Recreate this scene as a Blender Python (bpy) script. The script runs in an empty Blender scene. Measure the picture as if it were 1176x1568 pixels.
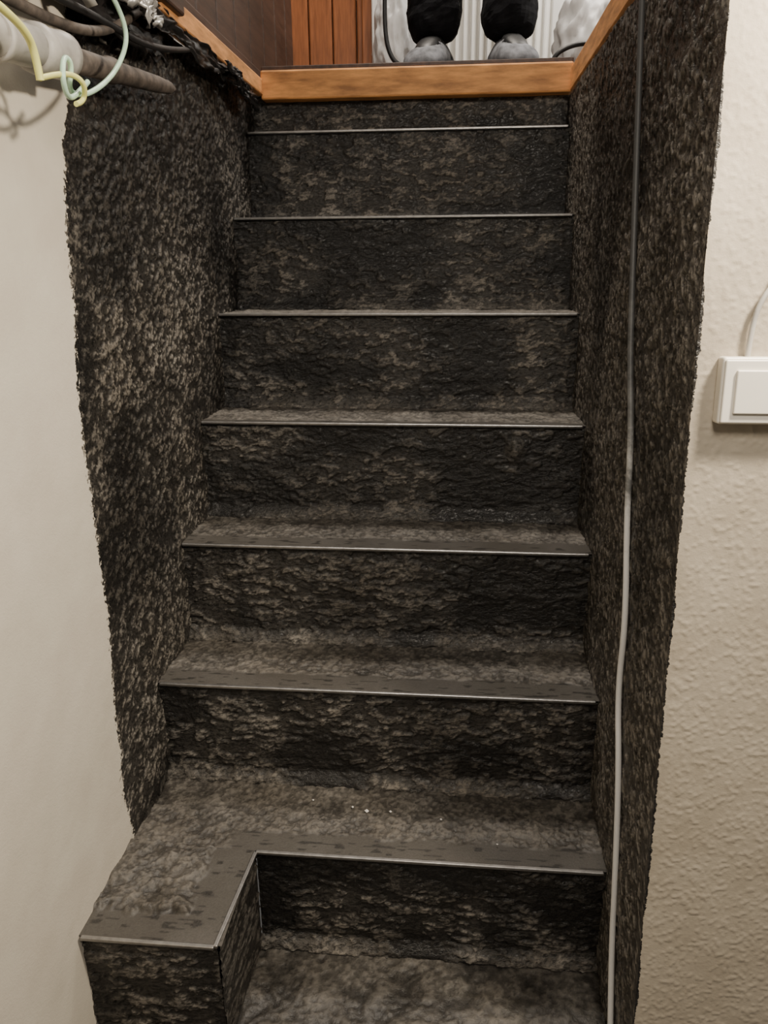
import bpy, numpy as np, math
from mathutils import Vector, Matrix

H=.1956; D=.1635; XL=-.375; XR=.375
# ------------------------------------------------------------ noise
def _hash(ix,iy,s):
    n=(ix.astype(np.int64)*374761393+iy.astype(np.int64)*668265263+s*1442695041)&0xffffffff
    n=((n^(n>>13))*1274126177)&0xffffffff
    n=(n^(n>>16))&0xffffffff
    return n/4294967295.
def vn(x,y,s=0):
    ix=np.floor(x);iy=np.floor(y);fx=x-ix;fy=y-iy
    fx=fx*fx*(3-2*fx);fy=fy*fy*(3-2*fy)
    a=_hash(ix,iy,s);b=_hash(ix+1,iy,s);c=_hash(ix,iy+1,s);d=_hash(ix+1,iy+1,s)
    return (a*(1-fx)+b*fx)*(1-fy)+(c*(1-fx)+d*fx)*fy
def fbm(x,y,s=0,o=4,g=.5):
    t=0;a=1;w=0
    for i in range(o):
        c,q=math.cos(.6*i),math.sin(.6*i)
        xx=x*c-y*q;yy=x*q+y*c
        t=t+a*vn(xx*2**i+17.3*i,yy*2**i-9.1*i,s+i);w+=a;a*=g
    return t/w
def ss(a,b,x):
    t=np.clip((x-a)/(b-a),0,1);return t*t*(3-2*t)
# ------------------------------------------------------------ mesh accumulator
class Acc:
    def __init__(s): s.v=[];s.f=[];s.a=[];s.p=[];s.n=0
    def grid(s,O,U,V,N,lu,lv,step,fn):
        nu=max(2,int(lu/step)+1);nv=max(2,int(lv/step)+1)
        u,v=np.meshgrid(np.linspace(0,lu,nu),np.linspace(0,lv,nv))
        O,U,V,N=[np.array(q,float) for q in (O,U,V,N)]
        P=O+u[...,None]*U+v[...,None]*V
        r=fn(u,v,P);h=r[0];a=r[1];p=r[2] if len(r)>2 else np.zeros_like(u)
        P=P+h[...,None]*N
        if len(r)>3: P=P+r[3]
        idx=np.arange(nu*nv).reshape(nv,nu)+s.n
        f=np.stack([idx[:-1,:-1],idx[:-1,1:],idx[1:,1:],idx[1:,:-1]],-1).reshape(-1,4)
        if np.dot(np.cross(U,V),N)<0: f=f[:,::-1]
        s.v.append(P.reshape(-1,3));s.f.append(f);s.a.append(np.broadcast_to(a,u.shape).ravel());s.p.append(np.broadcast_to(p,u.shape).ravel());s.n+=nu*nv
    def make(s,name,mat):
        v=np.concatenate(s.v);f=np.concatenate(s.f)
        me=bpy.data.meshes.new(name);me.vertices.add(len(v));me.vertices.foreach_set("co",v.ravel().astype(np.float32))
        me.loops.add(f.size);me.loops.foreach_set("vertex_index",f.ravel().astype(np.int32))
        me.polygons.add(len(f));me.polygons.foreach_set("loop_start",np.arange(0,f.size,4,dtype=np.int32))
        me.update(calc_edges=True)
        for nm,ar in (("dust",s.a),("paint",s.p)):
            at=me.attributes.new(nm,'FLOAT','POINT');at.data.foreach_set("value",np.concatenate(ar).astype(np.float32))
        me.polygons.foreach_set("use_smooth",np.ones(len(f),dtype=bool))
        me.materials.append(mat);ob=bpy.data.objects.new(name,me);bpy.context.collection.objects.link(ob);return ob
# ------------------------------------------------------------ materials
def mat(name):
    m=bpy.data.materials.new(name);m.use_nodes=True;nt=m.node_tree;b=nt.nodes["Principled BSDF"];return m,nt,b
def N(nt,t,**k):
    n=nt.nodes.new(t)
    for a,b in k.items():
        if a in n.inputs: n.inputs[a].default_value=b
        else: setattr(n,a,b)
    return n
def noise(nt,scale,detail=4,rough=.6,sc=(1,1,1),rot=(0,0,0),dist=0):
    tc=N(nt,'ShaderNodeTexCoord')
    m1=N(nt,'ShaderNodeMapping');m1.inputs['Rotation'].default_value=rot;nt.links.new(tc.outputs['Object'],m1.inputs[0])
    mp=N(nt,'ShaderNodeMapping');mp.inputs['Scale'].default_value=sc
    nt.links.new(m1.outputs[0],mp.inputs[0]);n=N(nt,'ShaderNodeTexNoise')
    n.inputs['Scale'].default_value=scale;n.inputs['Detail'].default_value=detail;n.inputs['Roughness'].default_value=rough;n.inputs['Distortion'].default_value=dist
    nt.links.new(mp.outputs[0],n.inputs['Vector']);return n.outputs['Fac']
def ramp(nt,inp,stops):
    r=N(nt,'ShaderNodeValToRGB');e=r.color_ramp.elements
    while len(e)<len(stops): e.new(.5)
    for i,(p,c) in enumerate(stops): e[i].position=p;e[i].color=(c+(1,)) if len(c)==3 else c
    nt.links.new(inp,r.inputs[0]);return r.outputs[0]
def mth(nt,op,a,b=None,clamp=False):
    n=N(nt,'ShaderNodeMath',operation=op);n.use_clamp=clamp
    for i,q in enumerate((a,b)):
        if q is None: continue
        if isinstance(q,(int,float)): n.inputs[i].default_value=q
        else: nt.links.new(q,n.inputs[i])
    return n.outputs[0]
def mix(nt,f,a,b):
    n=N(nt,'ShaderNodeMix',data_type='RGBA')
    nt.links.new(f,n.inputs[0]) if not isinstance(f,float) else setattr(n.inputs[0],'default_value',f)
    for i,q in ((6,a),(7,b)):
        if isinstance(q,tuple): n.inputs[i].default_value=q+(1,)
        else: nt.links.new(q,n.inputs[i])
    return n.outputs[2]
def bump(nt,b,h,st,dist):
    n=N(nt,'ShaderNodeBump');n.inputs['Strength'].default_value=st;n.inputs['Distance'].default_value=dist
    nt.links.new(h,n.inputs['Height']);nt.links.new(n.outputs[0],b.inputs['Normal'])
def simple(name,col,rough=.5,metal=0,var=.25,scale=30,bmp=.2,sc=(1,1,1),dist=.002):
    m,nt,b=mat(name);f=noise(nt,scale,5,.6,sc)
    lo=tuple(c*(1-var) for c in col);hi=tuple(min(1,c*(1+var)) for c in col)
    nt.links.new(ramp(nt,f,[(.3,lo),(.7,hi)]),b.inputs['Base Color'])
    b.inputs['Roughness'].default_value=rough;b.inputs['Metallic'].default_value=metal
    if bmp: bump(nt,b,f,bmp,dist)
    return m

def coat_mat(name,light=None,rot=(0,0,0),sc=(1,1,1),cs=110):
    """black bituminous coating with grey-brown dust caught on the raised chips ('dust' attribute);
    'paint' = share of light wall paint (walls) / of evenly trowelled surface (stairs)"""
    m,nt,b=mat(name)
    at=N(nt,'ShaderNodeAttribute',attribute_name="dust").outputs['Fac']
    pa=N(nt,'ShaderNodeAttribute',attribute_name="paint").outputs['Fac']
    fine=noise(nt,380,3,.7)
    chip=ramp(nt,noise(nt,cs,4,.65,sc,rot,.4),[(.40,(0,0,0)),(.56,(1,1,1))])
    even=mth(nt,'MULTIPLY',pa,1.0,True) if not light else None
    w=mth(nt,'ADD',mth(nt,'MULTIPLY',chip,.85),.35)
    if even is not None:
        w=mth(nt,'ADD',mth(nt,'MULTIPLY',w,mth(nt,'SUBTRACT',1.0,even)),even)
    k=mth(nt,'MULTIPLY',at,w)
    k=mth(nt,'ADD',k,mth(nt,'MULTIPLY',mth(nt,'SUBTRACT',fine,.5),.24),clamp=True)
    dustc=ramp(nt,noise(nt,9,3,.5),[(.35,(.210,.186,.154)),(.65,(.290,.266,.233))])
    c=mix(nt,k,(.0050,.0048,.0048),dustc)
    r=mth(nt,'ADD',mth(nt,'MULTIPLY',k,.55),.33,clamp=True)
    if light:
        pf=mth(nt,'ADD',pa,mth(nt,'MULTIPLY',mth(nt,'SUBTRACT',noise(nt,150,4,.7,(1,1,1)),.5),1.9))
        pf=ramp(nt,pf,[(.46,(0,0,0)),(.54,(1,1,1))])
        lc=ramp(nt,noise(nt,14,4,.6),[(.3,light[0]),(.7,light[1])])
        c=mix(nt,pf,c,lc)
        r=mth(nt,'MAXIMUM',r,mth(nt,'MULTIPLY',pf,.8))
        h=mth(nt,'ADD',mth(nt,'MULTIPLY',fine,.4),mth(nt,'MULTIPLY',chip,mth(nt,'SUBTRACT',1.1,pf)))
    else: h=mth(nt,'ADD',mth(nt,'MULTIPLY',fine,.6),mth(nt,'MULTIPLY',chip,mth(nt,'SUBTRACT',1.0,even)))
    nt.links.new(c,b.inputs['Base Color']);nt.links.new(r,b.inputs['Roughness'])
    bump(nt,b,h,.5,.0012)
    b.inputs['Specular IOR Level'].default_value=.45
    return m
M_coat=coat_mat("black_coating",None,(0,.15,0),(1,1,2.0),120)
M_floor=coat_mat("dusty_coating_on_floor",None,(0,0,0),(1,1,1),120)
M_left=coat_mat("black_coating_and_smooth_cream_paint",((.62,.565,.475),(.68,.63,.535)),(-.9,0,0),(1,1.5,1),130)
M_right=coat_mat("black_coating_and_cream_stucco",((.34,.295,.23),(.42,.37,.295)),(.9,0,0),(1,1.5,1),130)
M_metal=simple("aluminium_trim",(.33,.32,.31),.42,1,.2,80,.05)
M_wood=simple("raw_pine",(.70,.31,.10),.6,0,.5,11,.3,(1,5,5))
M_woody=simple("raw_pine_lengthwise",(.64,.30,.11),.6,0,.4,14,.3,(6,1,6))
M_brown=simple("varnished_brown_wood",(.25,.085,.030),.35,0,.35,12,.15,(8,8,.8))
M_dkwood=simple("dark_stained_wood",(.055,.029,.019),.5,0,.5,12,.3,(6,.8,6))
M_white=simple("white_paint",(.78,.76,.72),.4,0,.05,20,.05)
M_plastic=simple("white_plastic",(.70,.665,.595),.35,0,.03,20,0)
M_enamel=simple("white_enamel",(.80,.78,.73),.3,0,.03,20,0)
M_bag=simple("white_film",(.80,.79,.78),.4,0,.08,25,.2)
M_blk=simple("black_rubber",(.010,.010,.011),.5,0,.3,60,.3)
M_cloth=simple("black_work_cloth",(.007,.007,.009),.9,0,.5,50,.6)
M_cloth.node_tree.nodes["Principled BSDF"].inputs['Specular IOR Level'].default_value=.2
M_grey=simple("grey_suede",(.15,.155,.17),.8,0,.55,40,.4)
M_skin=simple("skin",(.55,.33,.24),.5,0,.08,30,.1)
M_hair=simple("brown_hair",(.05,.03,.018),.6,0,.4,80,.5)
M_pipe=simple("grey_plastic_pipe",(.42,.40,.37),.5,0,.35,18,.2)
M_rust=simple("dirty_pipe",(.075,.06,.05),.7,0,.7,45,.5)
M_film=simple("torn_black_film",(.014,.013,.013),.38,0,.5,30,.4)
M_foil=simple("crumpled_foil",(.5,.49,.47),.35,.6,.4,40,.4)
M_yel=simple("yellow_green_insulation",(.75,.74,.25),.4,0,.12,25,0)
M_grn=simple("pale_green_insulation",(.46,.66,.50),.4,0,.3,45,0)
M_crumb=simple("white_plaster",(.75,.73,.7),.8,0,.1,60,.2)

# ------------------------------------------------------------ staircase
def chips(u,v,s,su=.018,sv=.008,th=.49,w=.07):
    n=fbm(u/su,v/sv,s,4,.55)
    return ss(th,th+w,n)
S=Acc()
def riser(z0,z1,y,x0,x1,seed,amt=1.,bare=0.):
    L=x1-x0;hh=z1-z0
    def fn(u,v,P):
        wv=v+.022*fbm(u/.06,v/.06,seed+5)+.05*u*(fbm(u/.3,v/.3,seed+6)-.5)
        c=chips(u,wv,seed,.022,.0095,.49)
        c3=chips(u,wv,seed+40,.009,.0045,.46)
        low=fbm(u/.14,v/.08,seed+9,3);edge=ss(0,.05,u)*ss(0,.05,L-u)
        smear=fbm(u/.035,v/.25,seed+14,2)
        m=ss(.30+bare,.56+bare*.6,low)*(.45+.55*ss(.3,.6,smear))*(.3+.7*edge)*(.45+.55*ss(0,.04,hh-v))  # dust thinner at the ends; last factor paints shade under the nosing
        rel=.45+.55*ss(.22,.42+bare,low)
        h=.0028*c*rel+.0008*c3*rel+.007*(fbm(u/.10,v/.07,seed+3)-.5)
        h=h*ss(0,.006,hh-v)
        h=h+.014*ss(.86,1,1-v/hh)
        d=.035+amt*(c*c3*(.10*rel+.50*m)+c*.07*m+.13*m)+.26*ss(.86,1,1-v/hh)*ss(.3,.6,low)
        if seed==5*31:      # a stuck lump of mortar near the right end
            q=np.exp(-(((u-.62)/.012)**2+((v-.145)/.018)**2));h=h+.012*q;d=d+.35*q
        return h,d
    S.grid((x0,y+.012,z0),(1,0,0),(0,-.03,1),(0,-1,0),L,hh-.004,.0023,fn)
def tread(z,y0,y1,x0,x1,band,seed,rub=1.,amt=1.):
    def fn(u,v,P):
        X=P[...,0];Y=P[...,1]
        b=band(X,Y)
        n=fbm(u/.007,v/.007,seed,4,.7);c=ss(.46,.56,n)
        big=fbm(X/.03,Y/.025,9,4)
        h=b*(.0020*n+.0010*c+.0050*rub*big)-.004*b
        pit=ss(.76,.80,vn(X/.02,Y/.004,seed+8))*(1-b)
        d=b*(.22+.22*c+.30*(fbm(u/.05,v/.035,seed+2)-.4))*(.75+.35*ss(.35,.55,big))*amt+(1-b)*.24-pit*.14
        return h,d,1-.45*b
    S.grid((x0,y0,z),(1,0,0),(0,1,0),(0,0,1),x1-x0,y1-y0,.0023,fn)
RA={2:.85,3:.8,4:.75,5:.85,6:1.1,7:1.15,8:1.15};RB={2:.05,3:.05,4:.08,5:.05,6:.02,7:0,8:0}
TA={2:.9,3:.95,4:1.05,5:1.25,6:1.35,7:1.4,8:1.4}
for k in range(2,9):
    z=(k-1)*H;y=(k-2)*D
    xa=XL if k>2 else -.172
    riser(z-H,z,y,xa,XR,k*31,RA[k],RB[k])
    bw=.045 if k<5 else .022
    if k>2: tread(z,y,y+D+.02,XL,XR,lambda X,Y,y=y,bw=bw:ss(bw,bw+.008,Y-y+.016*(fbm(X/.03,Y*0,3)-.5)),k*17,1.,TA[k])
tread(H,0,D+.02,XL,XR,lambda X,Y:np.maximum(ss(.040,.048,Y+.016*(fbm(X/.03,Y*0,3)-.5)),ss(-.20,-.235,X)),34,1.2,.95)
tread(H,-.18,0,XL,-.172,lambda X,Y:ss(-.235,-.245,X+.03*(fbm(Y/.02,X/.02,5)-.5))*ss(-.135,-.127,Y+.024*(fbm(X/.02,Y/.02,6)-.5)),77,3.2,.9)
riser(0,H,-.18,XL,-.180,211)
def sidef(u,v,P):
    c=chips(u,v,301);return .0020*c,c*.25+.08
S.grid((-.178,-.175,0),(.03,1,0),(0,0,1),(1,0,0),.18,H-.004,.003,sidef)
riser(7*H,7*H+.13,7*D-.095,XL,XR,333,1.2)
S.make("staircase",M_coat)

# ------------------------------------------------------------ small helpers
def link(o,parent=None):
    bpy.context.collection.objects.link(o)
    if parent:o.parent=parent
    return o
def empty(name,loc=(0,0,0),parent=None):
    o=bpy.data.objects.new(name,None);o.location=loc;return link(o,parent)
def box(name,cx,cy,cz,sx,sy,sz,m,bev=.001,rz=0,parent=None,seg=2,rx=0):
    me=bpy.data.meshes.new(name)
    v=[(x*sx/2,y*sy/2,z*sz/2) for x in(-1,1) for y in(-1,1) for z in(-1,1)]
    f=[(0,1,3,2),(4,6,7,5),(0,4,5,1),(2,3,7,6),(0,2,6,4),(1,5,7,3)]
    me.from_pydata(v,[],f);me.update();me.materials.append(m)
    o=link(bpy.data.objects.new(name,me),parent);o.location=(cx,cy,cz);o.rotation_euler=(rx,0,rz)
    if bev: b=o.modifiers.new("b",'BEVEL');b.width=bev;b.segments=seg
    return o
def tube(name,pts,r,m,parent=None,cyc=False,radii=None):
    c=bpy.data.curves.new(name,'CURVE');c.dimensions='3D';c.bevel_depth=r;c.bevel_resolution=4;c.use_fill_caps=True;c.resolution_u=10
    s=c.splines.new('NURBS');s.points.add(len(pts)-1);s.order_u=3;s.use_endpoint_u=True
    for i,p in enumerate(pts): s.points[i].co=tuple(p)+(1,);s.points[i].radius=radii[i] if radii else 1
    c.materials.append(m);o=link(bpy.data.objects.new(name,c),parent);return o
def lathe(name,p0,p1,prof,m,parent=None,n=28):
    """surface of revolution along p0->p1; prof = [(t,r)]"""
    p0=Vector(p0);p1=Vector(p1);d=(p1-p0);a=d.normalized();x=a.orthogonal().normalized();y=a.cross(x)
    v=[];f=[]
    for t,r in prof:
        for i in range(n):
            q=2*math.pi*i/n;v.append(p0+d*t+x*r*math.cos(q)+y*r*math.sin(q))
    for j in range(len(prof)-1):
        for i in range(n): f.append((j*n+i,j*n+(i+1)%n,(j+1)*n+(i+1)%n,(j+1)*n+i))
    f.append(tuple(range(n))[::-1]);f.append(tuple((len(prof)-1)*n+i for i in range(n)))
    me=bpy.data.meshes.new(name);me.from_pydata(v,[],f);me.materials.append(m)
    for p in me.polygons:p.use_smooth=len(p.vertices)==4
    return link(bpy.data.objects.new(name,me),parent)
def loft(name,rings,m,parent=None,n=24,fold=0,seed=0):
    """rings=[(cx,cy,cz,ra,rb,axis)] axis 'z': ring in xy plane, 'y': ring in xz plane"""
    v=[];f=[]
    for j,(cx,cy,cz,ra,rb,ax) in enumerate(rings):
        for i in range(n):
            q=2*math.pi*i/n;k=1+fold*(math.sin(j*2.3+3*q+seed)*.6+math.sin(j*1.1+5*q)*.4)
            a=ra*k*math.cos(q);b=rb*k*math.sin(q)
            v.append((cx+a,cy+b,cz) if ax=='z' else (cx+a,cy,cz+b))
    for j in range(len(rings)-1):
        for i in range(n): f.append((j*n+i,j*n+(i+1)%n,(j+1)*n+(i+1)%n,(j+1)*n+i))
    f.append(tuple(range(n))[::-1]);f.append(tuple((len(rings)-1)*n+i for i in range(n)))
    me=bpy.data.meshes.new(name);me.from_pydata(v,[],f);me.materials.append(m)
    for p in me.polygons:p.use_smooth=True
    o=link(bpy.data.objects.new(name,me),parent);return o
def trim(p0,p1):
    p0=Vector(p0);p1=Vector(p1);mid=(p0+p1)/2;dv=p1-p0
    return box("stair_nosing_trim",mid.x,mid.y,mid.z,dv.length,.007,.0052,M_metal,.0015,math.atan2(dv.y,dv.x))
for k in range(2,9):
    z=(k-1)*H;y=(k-2)*D
    trim((XL+.006 if k>2 else -.17,y-.002,z-.001),(XR-.006,y-.002,z-.001))
trim((XL+.004,-.182,H-.001),(-.182,-.182,H-.001))
trim((-.181,-.182,H-.001),(-.170,-.003,H-.001))

# ------------------------------------------------------------ left wall
bz=[-.1,.2,.32,.49,.64,.81,.90,1.02,1.13,1.22,1.29,1.4,1.7]
by=[-.02,.005,-.005,-.0,.015,0.015,.015,.035,.045,.055,.085,.11,.15]
L=Acc()
def lw(u,v,P):
    Y=P[...,1];Z=P[...,2]
    edge=np.interp(Z,bz,by)+.024*(fbm(Z/.06,Z*0+3,9,3)-.5)
    pt=1-ss(-.014,.020,Y-edge)
    a=Y*.8+Z*.6;b=-Y*.6+Z*.8
    c=chips(a,b,55,.013,.008,.48);c3=chips(a,b,95,.007,.005,.44)
    low=fbm(Y/.14,Z/.16,61,3)
    k=ss(-.005,.09,Y-edge)
    co=(.0022*c+.0006*c3)*k+(.009*(fbm(Y/.09,Z/.09,70)-.5)+.002)*ss(0,.12,Y-edge)
    d=.04+c*c3*(.18+.42*ss(.3,.6,low))+.09*ss(.3,.6,low)
    dark=ss(.35,.12,np.abs(Y-.42))*ss(.95,1.2,Z)
    d=d*(1-.5*dark)
    return co+.0012*fbm(Y/.05,Z/.05,5),d,np.where(Y<-.04,1.9,pt+.6*ss(.93,1,pt))
L.grid((XL,-1.3,-.02),(0,1,0),(0,0,1),(1,0,0),1.25,1.55,.006,lambda u,v,P:(.0012*fbm(P[...,1]/.05,P[...,2]/.05,5),0*u,1.9+0*u))
L.grid((XL,-.05,-.02),(0,1,0),(0,0,1),(1,0,0),1.14,1.47,.0024,lw)
L.make("wall_left",M_left)

# ------------------------------------------------------------ right wall (dark reveal + cream stucco front)
def cy(z): return -.115-.075*(1.3-z)
R=Acc()
def rs(u,v,P):
    Z=P[...,2]
    a=u*.5+v*.86;b=-u*.86+v*.5
    c=chips(a,b,155,.013,.008,.48);c3=chips(a,b,195,.007,.005,.44);low=fbm(u/.2,v/.25,161,3)
    m=ss(.3,.62,low)
    h=.0020*c+.0006*c3+.007*(fbm(u/.09,v/.09,170)-.5)
    h=h*ss(0,.05,u)
    off=np.zeros(P.shape);off[...,1]=(cy(Z)-(-.2))*np.clip(1-u/1.25,0,1)
    return h,.09+.44*c*c3*(.45+.55*m)+.18*m,-1.2+0*u,off
R.grid((XR,-.2,-.02),(0,1,0),(0,0,1),(-1,0,0),1.27,1.46,.0024,rs)
def rf(u,v,P):
    Z=P[...,2]
    g=ss(.58,.80,vn(u/.0036,v/.0036,201))
    g2=fbm(u/.010,v/.010,205,3)
    h=(.0006*g+.0003*g2)*ss(0,.01,u)
    pt=-.3+2.2*ss(-.004,.010,u+.006*(fbm(u/.02,v/.05,210,3)-.5))
    off=np.zeros(P.shape);off[...,1]=cy(Z)
    return h,.06+0*u,pt,off
R.grid((XR,0,-.02),(1,0,0),(0,0,1),(0,-1,0),.24,1.6,.0018,rf)
R.grid((XR+.24,0,-.02),(1,0,0),(0,0,1),(0,-1,0),.62,1.8,.01,rf)
R.make("wall_right",M_right)

# ------------------------------------------------------------ floor
Fl=Acc()
def ff(u,v,P):
    n=fbm(u/.05,v/.04,401,5,.6);c=ss(.42,.6,fbm(u/.009,v/.009,407,4,.65))
    return .010*n+.0016*c-.009,(.18+.16*c)*(.5+.7*ss(.35,.65,n)),.6+0*u
Fl.grid((XL,-.6,0),(1,0,0),(0,1,0),(0,0,1),.75,.62,.003,ff)
Fl.grid((XL,-1.5,0),(1,0,0),(0,1,0),(0,0,1),1.6,.9,.02,ff)
Fl.make("floor",M_floor)

cv=[];cf=[]
for (x,y,s) in [(-.005,.10,.0042),(-.03,.108,.0024),(.035,.102,.0026),(.12,.09,.002),(.21,.04,.0018),(-.10,.12,.002)]:
    b=len(cv)
    for dx,dy,dz in [(1,0,0),(-1,.2,0),(0,1,.1),(.1,-1,0),(0,.1,.9),(0,0,-.8)]: cv.append((x+dx*s,y+dy*s,H+.005+dz*s))
    for t in [(0,2,4),(2,1,4),(1,3,4),(3,0,4),(2,0,5),(1,2,5),(3,1,5),(0,3,5)]: cf.append(tuple(b+i for i in t))
me=bpy.data.meshes.new("plaster_crumbs");me.from_pydata(cv,[],cf);me.materials.append(M_crumb);link(bpy.data.objects.new("plaster_crumbs",me))

# ------------------------------------------------------------ wall cable on the right
cz=[1.43,1.2,1.0,.94,.85,.75,.61,.50,.40,.25,.14,.02]
cyy=[.265,.205,.15,.13,.085,.068,.015,.022,-.03,-.07,-.090,-.135]
pts=[(XR-.007,y,z) for y,z in zip(cyy,cz)]
M_strip,nt,b=mat("white_cable_with_black_overpaint")
tc=N(nt,'ShaderNodeTexCoord');sp=N(nt,'ShaderNodeSeparateXYZ');nt.links.new(tc.outputs['Object'],sp.inputs[0])
fz=mth(nt,'ADD',sp.outputs['Z'],mth(nt,'MULTIPLY',mth(nt,'SUBTRACT',noise(nt,28,4,.7),.5),.5))
nt.links.new(ramp(nt,fz,[(.72,(.66,.65,.63)),(.84,(.18,.18,.175)),(1.0,(.07,.07,.07))]),b.inputs['Base Color']);b.inputs['Roughness'].default_value=.5
tube("wall_cable",pts,.0042,M_strip)

# ------------------------------------------------------------ light switch
sw=empty("light_switch",(.436,-.14,.952))
tl=math.atan(.075)
def swbox(n,x,y,z,sx,sy,sz,m,bv): return box(n,x,y,z,sx,sy,sz,m,bv,0,sw,4,-tl)
swbox("back_box",0,-.009,0,.078,.018,.068,M_plastic,.003)
swbox("frame",0,-.019,0,.074,.004,.064,M_plastic,.0018)
swbox("rocker",.002,-.0215,0,.056,.006,.044,M_plastic,.0015)
tube("wire",[(-.012,-.004,.034),(-.012,-.004,.055),(-.008,-.003,.085),(.008,-.002,.11),(.02,-.002,.14),(.03,-.002,.20),(.05,.0,.30)],.0028,M_pipe,sw)

# ------------------------------------------------------------ stairwell rim, sill and upper hall
box("trim_sill",0.018,1.045,1.476,.72,.05,.062,M_wood,.004)
box("trim_sill_capping",0.018,1.052,1.512,.72,.045,.010,M_dkwood,.002)
box("trim_rim_left",-.357,.70,1.472,.038,.66,.036,M_woody,.003)
box("trim_rim_right",.388,.60,1.472,.030,.94,.05,M_woody,.003)
pl=empty("plank_partition",(-.39,1.0,1.8))
for i in range(9):
    box("board_%d"%(i+1),0,-.52+i*.14,0,.016,.134,.60,M_dkwood,.004,0,pl)
box("top_rail",.006,.03,-.285,.03,1.24,.035,M_dkwood,.004,0,pl)
box("floor_upper_hall",0.1,1.53,1.49,1.6,.92,.03,M_dkwood,.002)
dr=empty("door_1",(-.30,1.64,1.95))
for i in range(5): box("panel_board_%d"%(i+1),-.14+i*.072,0,0,.069,.022,.88,M_brown,.004,0,dr)
box("stile",.145,-.008,0,.03,.035,.88,M_brown,.003,0,dr)
box("trim_door_frame",-.118,1.63,1.95,.045,.05,.9,M_white,.004)
box("wall_upper_hall",0.1,1.80,2.0,1.8,.04,1.05,M_white,0)
rad=empty("radiator",(.13,1.68,1.55))
prof=[];w=.52;nr=22
for i in range(nr*8+1):
    x=-w/2+w*i/(nr*8);ph=i/8.*2*math.pi;prof.append((x,-.012*math.sqrt(max(0,math.cos(ph)))))
v=[];f=[]
for z in (0,.55):
    for x,y in prof: v.append((x,y,z))
n=len(prof)
for i in range(n-1): f.append((i,i+1,n+i+1,n+i))
me=bpy.data.meshes.new("ribbed_front");me.from_pydata(v,[],f);me.materials.append(M_enamel);link(bpy.data.objects.new("ribbed_front",me),rad)
box("body",0,.03,.275,.52,.05,.56,M_enamel,.004,0,rad)
box("foot_left",-.2,.03,-.02,.03,.04,.05,M_enamel,.003,0,rad);box("foot_right",.2,.03,-.02,.03,.04,.05,M_enamel,.003,0,rad)

# ------------------------------------------------------------ person standing at the edge of the landing
pe=empty("standing_person",(.148,1.215,1.505))
def shoe(name,x,rz):
    e=empty(name,(x,0,0),pe);e.rotation_euler=(0,0,rz)
    loft("upper",[(0,.075,.035,.020,.020,'y'),(0,.065,.04,.036,.034,'y'),(0,.04,.045,.042,.044,'y'),(0,.01,.050,.045,.050,'y'),(0,-.03,.048,.048,.046,'y'),(0,-.055,.041,.049,.036,'y')],M_grey,e,28,.015,2)
    loft("toe_cap",[(0,-.035,.045,.0495,.043,'y'),(0,-.055,.041,.052,.039,'y'),(0,-.08,.036,.050,.033,'y'),(0,-.10,.030,.040,.025,'y'),(0,-.113,.025,.024,.014,'y')],M_grey,e,28,.01,1)
    loft("sole",[(0,.085,.008,.022,.010,'y'),(0,.075,.009,.038,.012,'y'),(0,.02,.009,.040,.012,'y'),(0,-.04,.009,.051,.012,'y'),(0,-.085,.009,.050,.012,'y'),(0,-.110,.009,.036,.011,'y'),(0,-.119,.009,.016,.009,'y')],M_blk,e,24)
    tube("side_panel",[(.052,-.05,.02),(.050,-.02,.035),(.045,.02,.05),(.02,-.02,.095)],.006,M_blk,e)
    loft("tongue",[(0,-.03,.085,.030,.018,'y'),(0,-.05,.076,.028,.016,'y'),(0,-.075,.062,.024,.014,'y'),(0,-.088,.054,.012,.008,'y')],M_blk,e)
    for i in range(3):
        z=.094-i*.010;yy=-.050-.014*i
        tube("lace_%d"%(i+1),[(-.030,yy+.012,z-.014),(0,yy-.006,z+.004),(.030,yy+.012,z-.014)],.0030,M_grey,e)
shoe("shoe_left",-.092,-.32);shoe("shoe_right",.092,.32)
sv=[(0,.03,.76),
    (-.085,.03,.69),(-.095,.02,.52),(-.095,.01,.385),(-.094,.02,.24),(-.092,.02,.15),(-.091,.014,.09),
    (.085,.03,.69),(.095,.02,.52),(.095,.01,.385),(.094,.02,.24),(.092,.02,.15),(.091,.014,.09),
    (0,.03,.88),(0,.03,1.02),(0,.03,1.12),(0,.025,1.19),
    (-.13,.035,1.10),(-.19,.05,.95),(-.195,.03,.83),(-.14,-.02,.74),
    (.13,.035,1.10),(.19,.05,.95),(.195,.03,.83),(.14,-.02,.74)]
se=[(0,1),(1,2),(2,3),(3,4),(4,5),(5,6),(0,7),(7,8),(8,9),(9,10),(10,11),(11,12),(0,13),(13,14),(14,15),(15,16),(15,17),(17,18),(18,19),(19,20),(15,21),(21,22),(22,23),(23,24)]
sr=[.10,.082,.074,.068,.074,.074,.068,.082,.074,.068,.074,.074,.068,.095,.11,.085,.042,.052,.046,.04,.034,.052,.046,.04,.034]
me=bpy.data.meshes.new("work_clothes");me.from_pydata(sv,se,[]);me.materials.append(M_cloth)
o=link(bpy.data.objects.new("work_clothes",me),pe)
sk=o.modifiers.new("skin",'SKIN')
for i,rr in enumerate(sr): me.skin_vertices[0].data[i].radius=(rr,rr*.85 if i in(13,14,15,0) else rr)
me.skin_vertices[0].data[0].use_root=True
o.modifiers.new("sub",'SUBSURF').levels=3;o.modifiers["sub"].render_levels=3
tx=bpy.data.textures.new("folds",'CLOUDS');tx.noise_scale=.04;dm=o.modifiers.new("folds",'DISPLACE');dm.texture=tx;dm.strength=.014;dm.texture_coords='LOCAL'
for p in me.polygons:p.use_smooth=True
hd=empty("head",(0,.015,1.30),pe)
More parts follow.
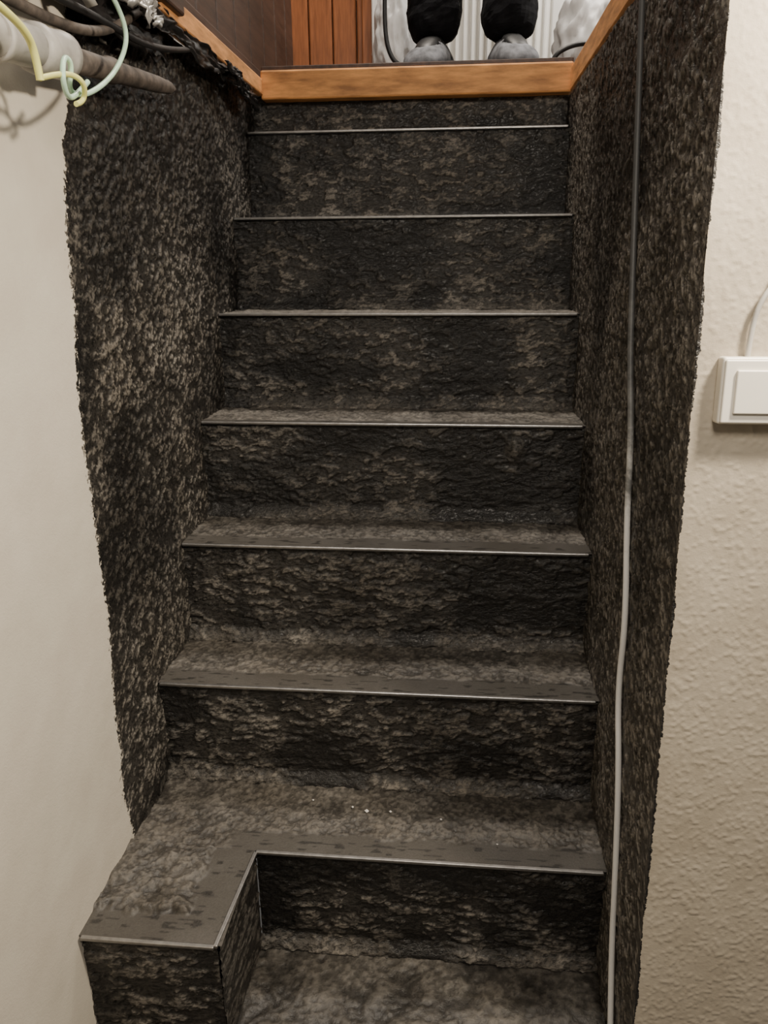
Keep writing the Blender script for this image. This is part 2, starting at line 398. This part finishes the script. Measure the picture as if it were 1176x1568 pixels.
loft("skull",[(0,.0,-.115,.030,.034,'z'),(0,-.008,-.10,.045,.055,'z'),(0,-.004,-.07,.055,.068,'z'),(0,0,-.03,.062,.076,'z'),(0,.004,.01,.066,.080,'z'),(0,.008,.05,.060,.074,'z'),(0,.01,.075,.042,.054,'z'),(0,.01,.088,.012,.016,'z')],M_skin,hd,28)
loft("hair",[(0,.03,-.03,.063,.058,'z'),(0,.024,.01,.069,.068,'z'),(0,.012,.045,.068,.078,'z'),(0,.010,.075,.052,.063,'z'),(0,.01,.096,.016,.020,'z')],M_hair,hd,28,.02)
loft("nose",[(0,-.070,.012,.005,.006,'z'),(0,-.078,-.01,.008,.010,'z'),(0,-.080,-.028,.012,.011,'z'),(0,-.074,-.034,.006,.006,'z')],M_skin,hd,12)
for sx in(-1,1):
    loft("eye",[(sx*.024,-.066,.012,.003,.002,'y'),(sx*.024,-.071,.012,.009,.005,'y'),(sx*.024,-.076,.012,.003,.002,'y')],M_white,hd,12)
    loft("ear",[(sx*.062,.0,-.03,.004,.006,'z'),(sx*.070,.004,-.015,.006,.012,'z'),(sx*.072,.006,.008,.006,.014,'z'),(sx*.066,.004,.020,.003,.006,'z')],M_skin,hd,12)
tube("mouth",[(-.02,-.066,-.056),(0,-.074,-.058),(.02,-.066,-.056)],.0035,M_skin,hd)

def bag(name,c,sx,sy,sz,seed,handle):
    import bmesh
    e=empty(name,c);bm=bmesh.new();bmesh.ops.create_icosphere(bm,subdivisions=5,radius=1)
    from mathutils import noise as mn
    for q in bm.verts:
        d=q.co.copy();k=1+.22*(1-abs(mn.noise(d*2.2+Vector((seed,0,0)))*2))*.6+.10*(1-abs(mn.noise(d*5+Vector((0,seed,0)))*2))
        q.co=Vector((d.x*sx*k,d.y*sy*k,max(d.z,-.72)*sz*(k if d.z>0 else 1)))
    me=bpy.data.meshes.new("film");bm.to_mesh(me);bm.free();me.materials.append(M_bag)
    for p in me.polygons:p.use_smooth=True
    link(bpy.data.objects.new("film",me),e)
    tube("handle",handle,.0055,M_blk,e)
bag("plastic_bag",(-.05,1.42,1.62),.06,.07,.16,3,[(-.01,-.26,.10),(-.012,-.27,.02),(-.004,-.28,-.05),(.02,-.285,-.088),(.06,-.27,-.10)])
bag("plastic_bag",(.46,1.34,1.60),.085,.08,.14,8,[(-.125,-.16,-.085),(-.115,-.17,-.05),(-.08,-.17,-.03),(-.03,-.16,-.02),(.02,-.12,-.02)])

# ------------------------------------------------------------ pipes, cables and torn insulation, top left
pp=empty("waste_pipe",(0,0,0))
lathe("barrel",(-.325,-.75,1.235),(-.325,-.045,1.302),[(0,.0205),(1,.0205)],M_pipe,pp)
lathe("socket",(-.325,-.085,1.298),(-.325,-.015,1.305),[(0,.0205),(.05,.0245),(.2,.0255),(.35,.0235),(.8,.0235),(.85,.025),(1,.025),(1.0,.014)],M_pipe,pp)
lathe("old_spigot",(-.325,-.02,1.304),(-.325,.36,1.342),[(0,.0145),(.3,.0135),(.33,.016),(.37,.016),(.4,.0135),(.8,.0115),(.93,.009),(1,.003)],M_rust,pp)
lathe("hanger",(-.325,-.16,1.291),(-.325,-.15,1.292),[(0,.021),(0,.023),(1,.023),(1,.021)],M_pipe,pp)
tube("electric_cable",[(-.27,-.45,1.30),(-.27,-.30,1.30),(-.27,-.24,1.293),(-.275,-.19,1.287),(-.28,-.165,1.275),(-.28,-.162,1.25)],.0038,M_yel)
tube("electric_cable",[(-.28,.0,1.44),(-.28,.02,1.385),(-.275,.05,1.36),(-.275,.058,1.335),(-.28,.03,1.30),(-.28,-.02,1.272),(-.285,-.06,1.255),(-.29,-.085,1.255),(-.28,-.088,1.28),(-.28,-.105,1.285),(-.275,-.125,1.262),(-.28,-.11,1.245),(-.285,-.08,1.25),(-.28,-.055,1.27)],.0028,M_grn)
tube("electric_cable",[(-.28,-.162,1.252),(-.28,-.13,1.262),(-.275,-.10,1.268),(-.27,-.085,1.262),(-.28,-.07,1.247),(-.28,-.09,1.242)],.0028,M_yel)
tube("electric_cable",[(-.32,-.4,1.36),(-.31,-.1,1.35),(-.33,.1,1.375),(-.32,.28,1.375),(-.34,.5,1.43)],.0045,M_blk)
tube("electric_cable",[(-.33,-.3,1.33),(-.33,-.08,1.335),(-.325,.06,1.345),(-.335,.2,1.39),(-.34,.3,1.44)],.006,M_rust)
def sheet(name,p0,du,dv,nu,nv,m,amp,seed,rag=.3,parent=None):
    p0=Vector(p0);du=Vector(du);dv=Vector(dv);nn=du.cross(dv).normalized()
    from mathutils import noise as mn
    v=[];f=[]
    for j in range(nv):
        for i in range(nu):
            a=i/(nu-1);b=j/(nv-1)
            k=1-rag*(.5+mn.noise(Vector((a*6,seed,0))))-rag*.5*abs(mn.noise(Vector((a*22,seed,3))))
            w=mn.noise(Vector((a*5,b*3,seed)))+.5*(1-2*abs(mn.noise(Vector((a*13,b*8,seed+5)))))+.3*mn.noise(Vector((a*30,b*16,seed+9)))
            v.append(p0+du*a+dv*(b*k)+nn*(w*amp)+Vector((0,0,mn.noise(Vector((a*9,b*2,seed+2)))*amp*.4)))
    for j in range(nv-1):
        for i in range(nu-1): f.append((j*nu+i,j*nu+i+1,(j+1)*nu+i+1,(j+1)*nu+i))
    me=bpy.data.meshes.new(name);me.from_pydata(v,[],f);me.materials.append(m)
    for p in me.polygons:p.use_smooth=True
    o=link(bpy.data.objects.new(name,me),parent);s=o.modifiers.new("s",'SOLIDIFY');s.thickness=.0012;return o
ins=empty("torn_insulation",(0,0,0))
sheet("black_film",(-.335,.25,1.458),(0,.68,-.004),(.0,.02,-.045),120,16,M_film,.012,2,.5,ins)
sheet("black_film_strip",(-.32,.66,1.450),(.0,.09,0),(.015,.10,-.06),40,20,M_film,.010,7,.4,ins)
sheet("black_film_back",(-.350,-.55,1.44),(0,.95,.01),(.01,.0,-.09),120,20,M_film,.016,12,.5,ins)
sheet("silver_foil",(-.320,.12,1.44),(0,.17,.01),(.02,0,-.05),50,20,M_foil,.018,15,.5,ins)
sheet("grey_felt",(-.312,-.30,1.42),(0,.34,.0),(.01,0,-.075),60,24,M_pipe,.016,19,.6,ins)
box("joist",-.352,-.10,1.49,.05,1.1,.05,M_dkwood,.004)

# ------------------------------------------------------------ lights
def area(name,loc,tgt,size,e,col):
    l=bpy.data.lights.new(name,'AREA');l.energy=e;l.size=size;l.color=col;o=link(bpy.data.objects.new(name,l))
    o.location=loc;o.rotation_euler=(Vector(tgt)-Vector(loc)).to_track_quat('-Z','Y').to_euler();return o
area("ceiling_lamp",(.64,-.36,1.50),(.34,-.12,.95),.10,18,(1,.87,.69))
area("cellar_fill",(.30,-1.25,1.95),(-.15,.3,.7),.4,19,(1,.905,.78))  # added fill from behind the camera, stands in for room bounce
area("hall_lamp",(.05,1.00,2.95),(0.0,.9,1.3),.4,38,(1,.90,.78))
area("radiator_fill",(.62,1.25,2.1),(0.1,1.6,1.7),.2,6,(1,.93,.84))  # added fill, brightens the radiator behind the person
w=bpy.data.worlds.new("w");bpy.context.scene.world=w;w.use_nodes=True
w.node_tree.nodes['Background'].inputs[0].default_value=(1,.93,.85,1);w.node_tree.nodes['Background'].inputs[1].default_value=.09

# ------------------------------------------------------------ camera
CP=[0.1287,-0.9689,1.0798,0.094,0.3142,-0.0073]
ya,pi,ro=CP[3:]
f=Vector((-math.sin(ya)*math.cos(pi),math.cos(ya)*math.cos(pi),-math.sin(pi)));r0=Vector((math.cos(ya),math.sin(ya),0));u0=r0.cross(f)
r=r0*math.cos(ro)+u0*math.sin(ro);u=-r0*math.sin(ro)+u0*math.cos(ro)
cam=bpy.data.cameras.new("camera");co=bpy.data.objects.new("camera",cam);link(co)
co.matrix_world=Matrix(((r.x,u.x,-f.x,CP[0]),(r.y,u.y,-f.y,CP[1]),(r.z,u.z,-f.z,CP[2]),(0,0,0,1)))
cam.sensor_fit='VERTICAL';cam.sensor_height=24;cam.lens=24*1202/1600;cam.clip_start=.01
bpy.context.scene.camera=co
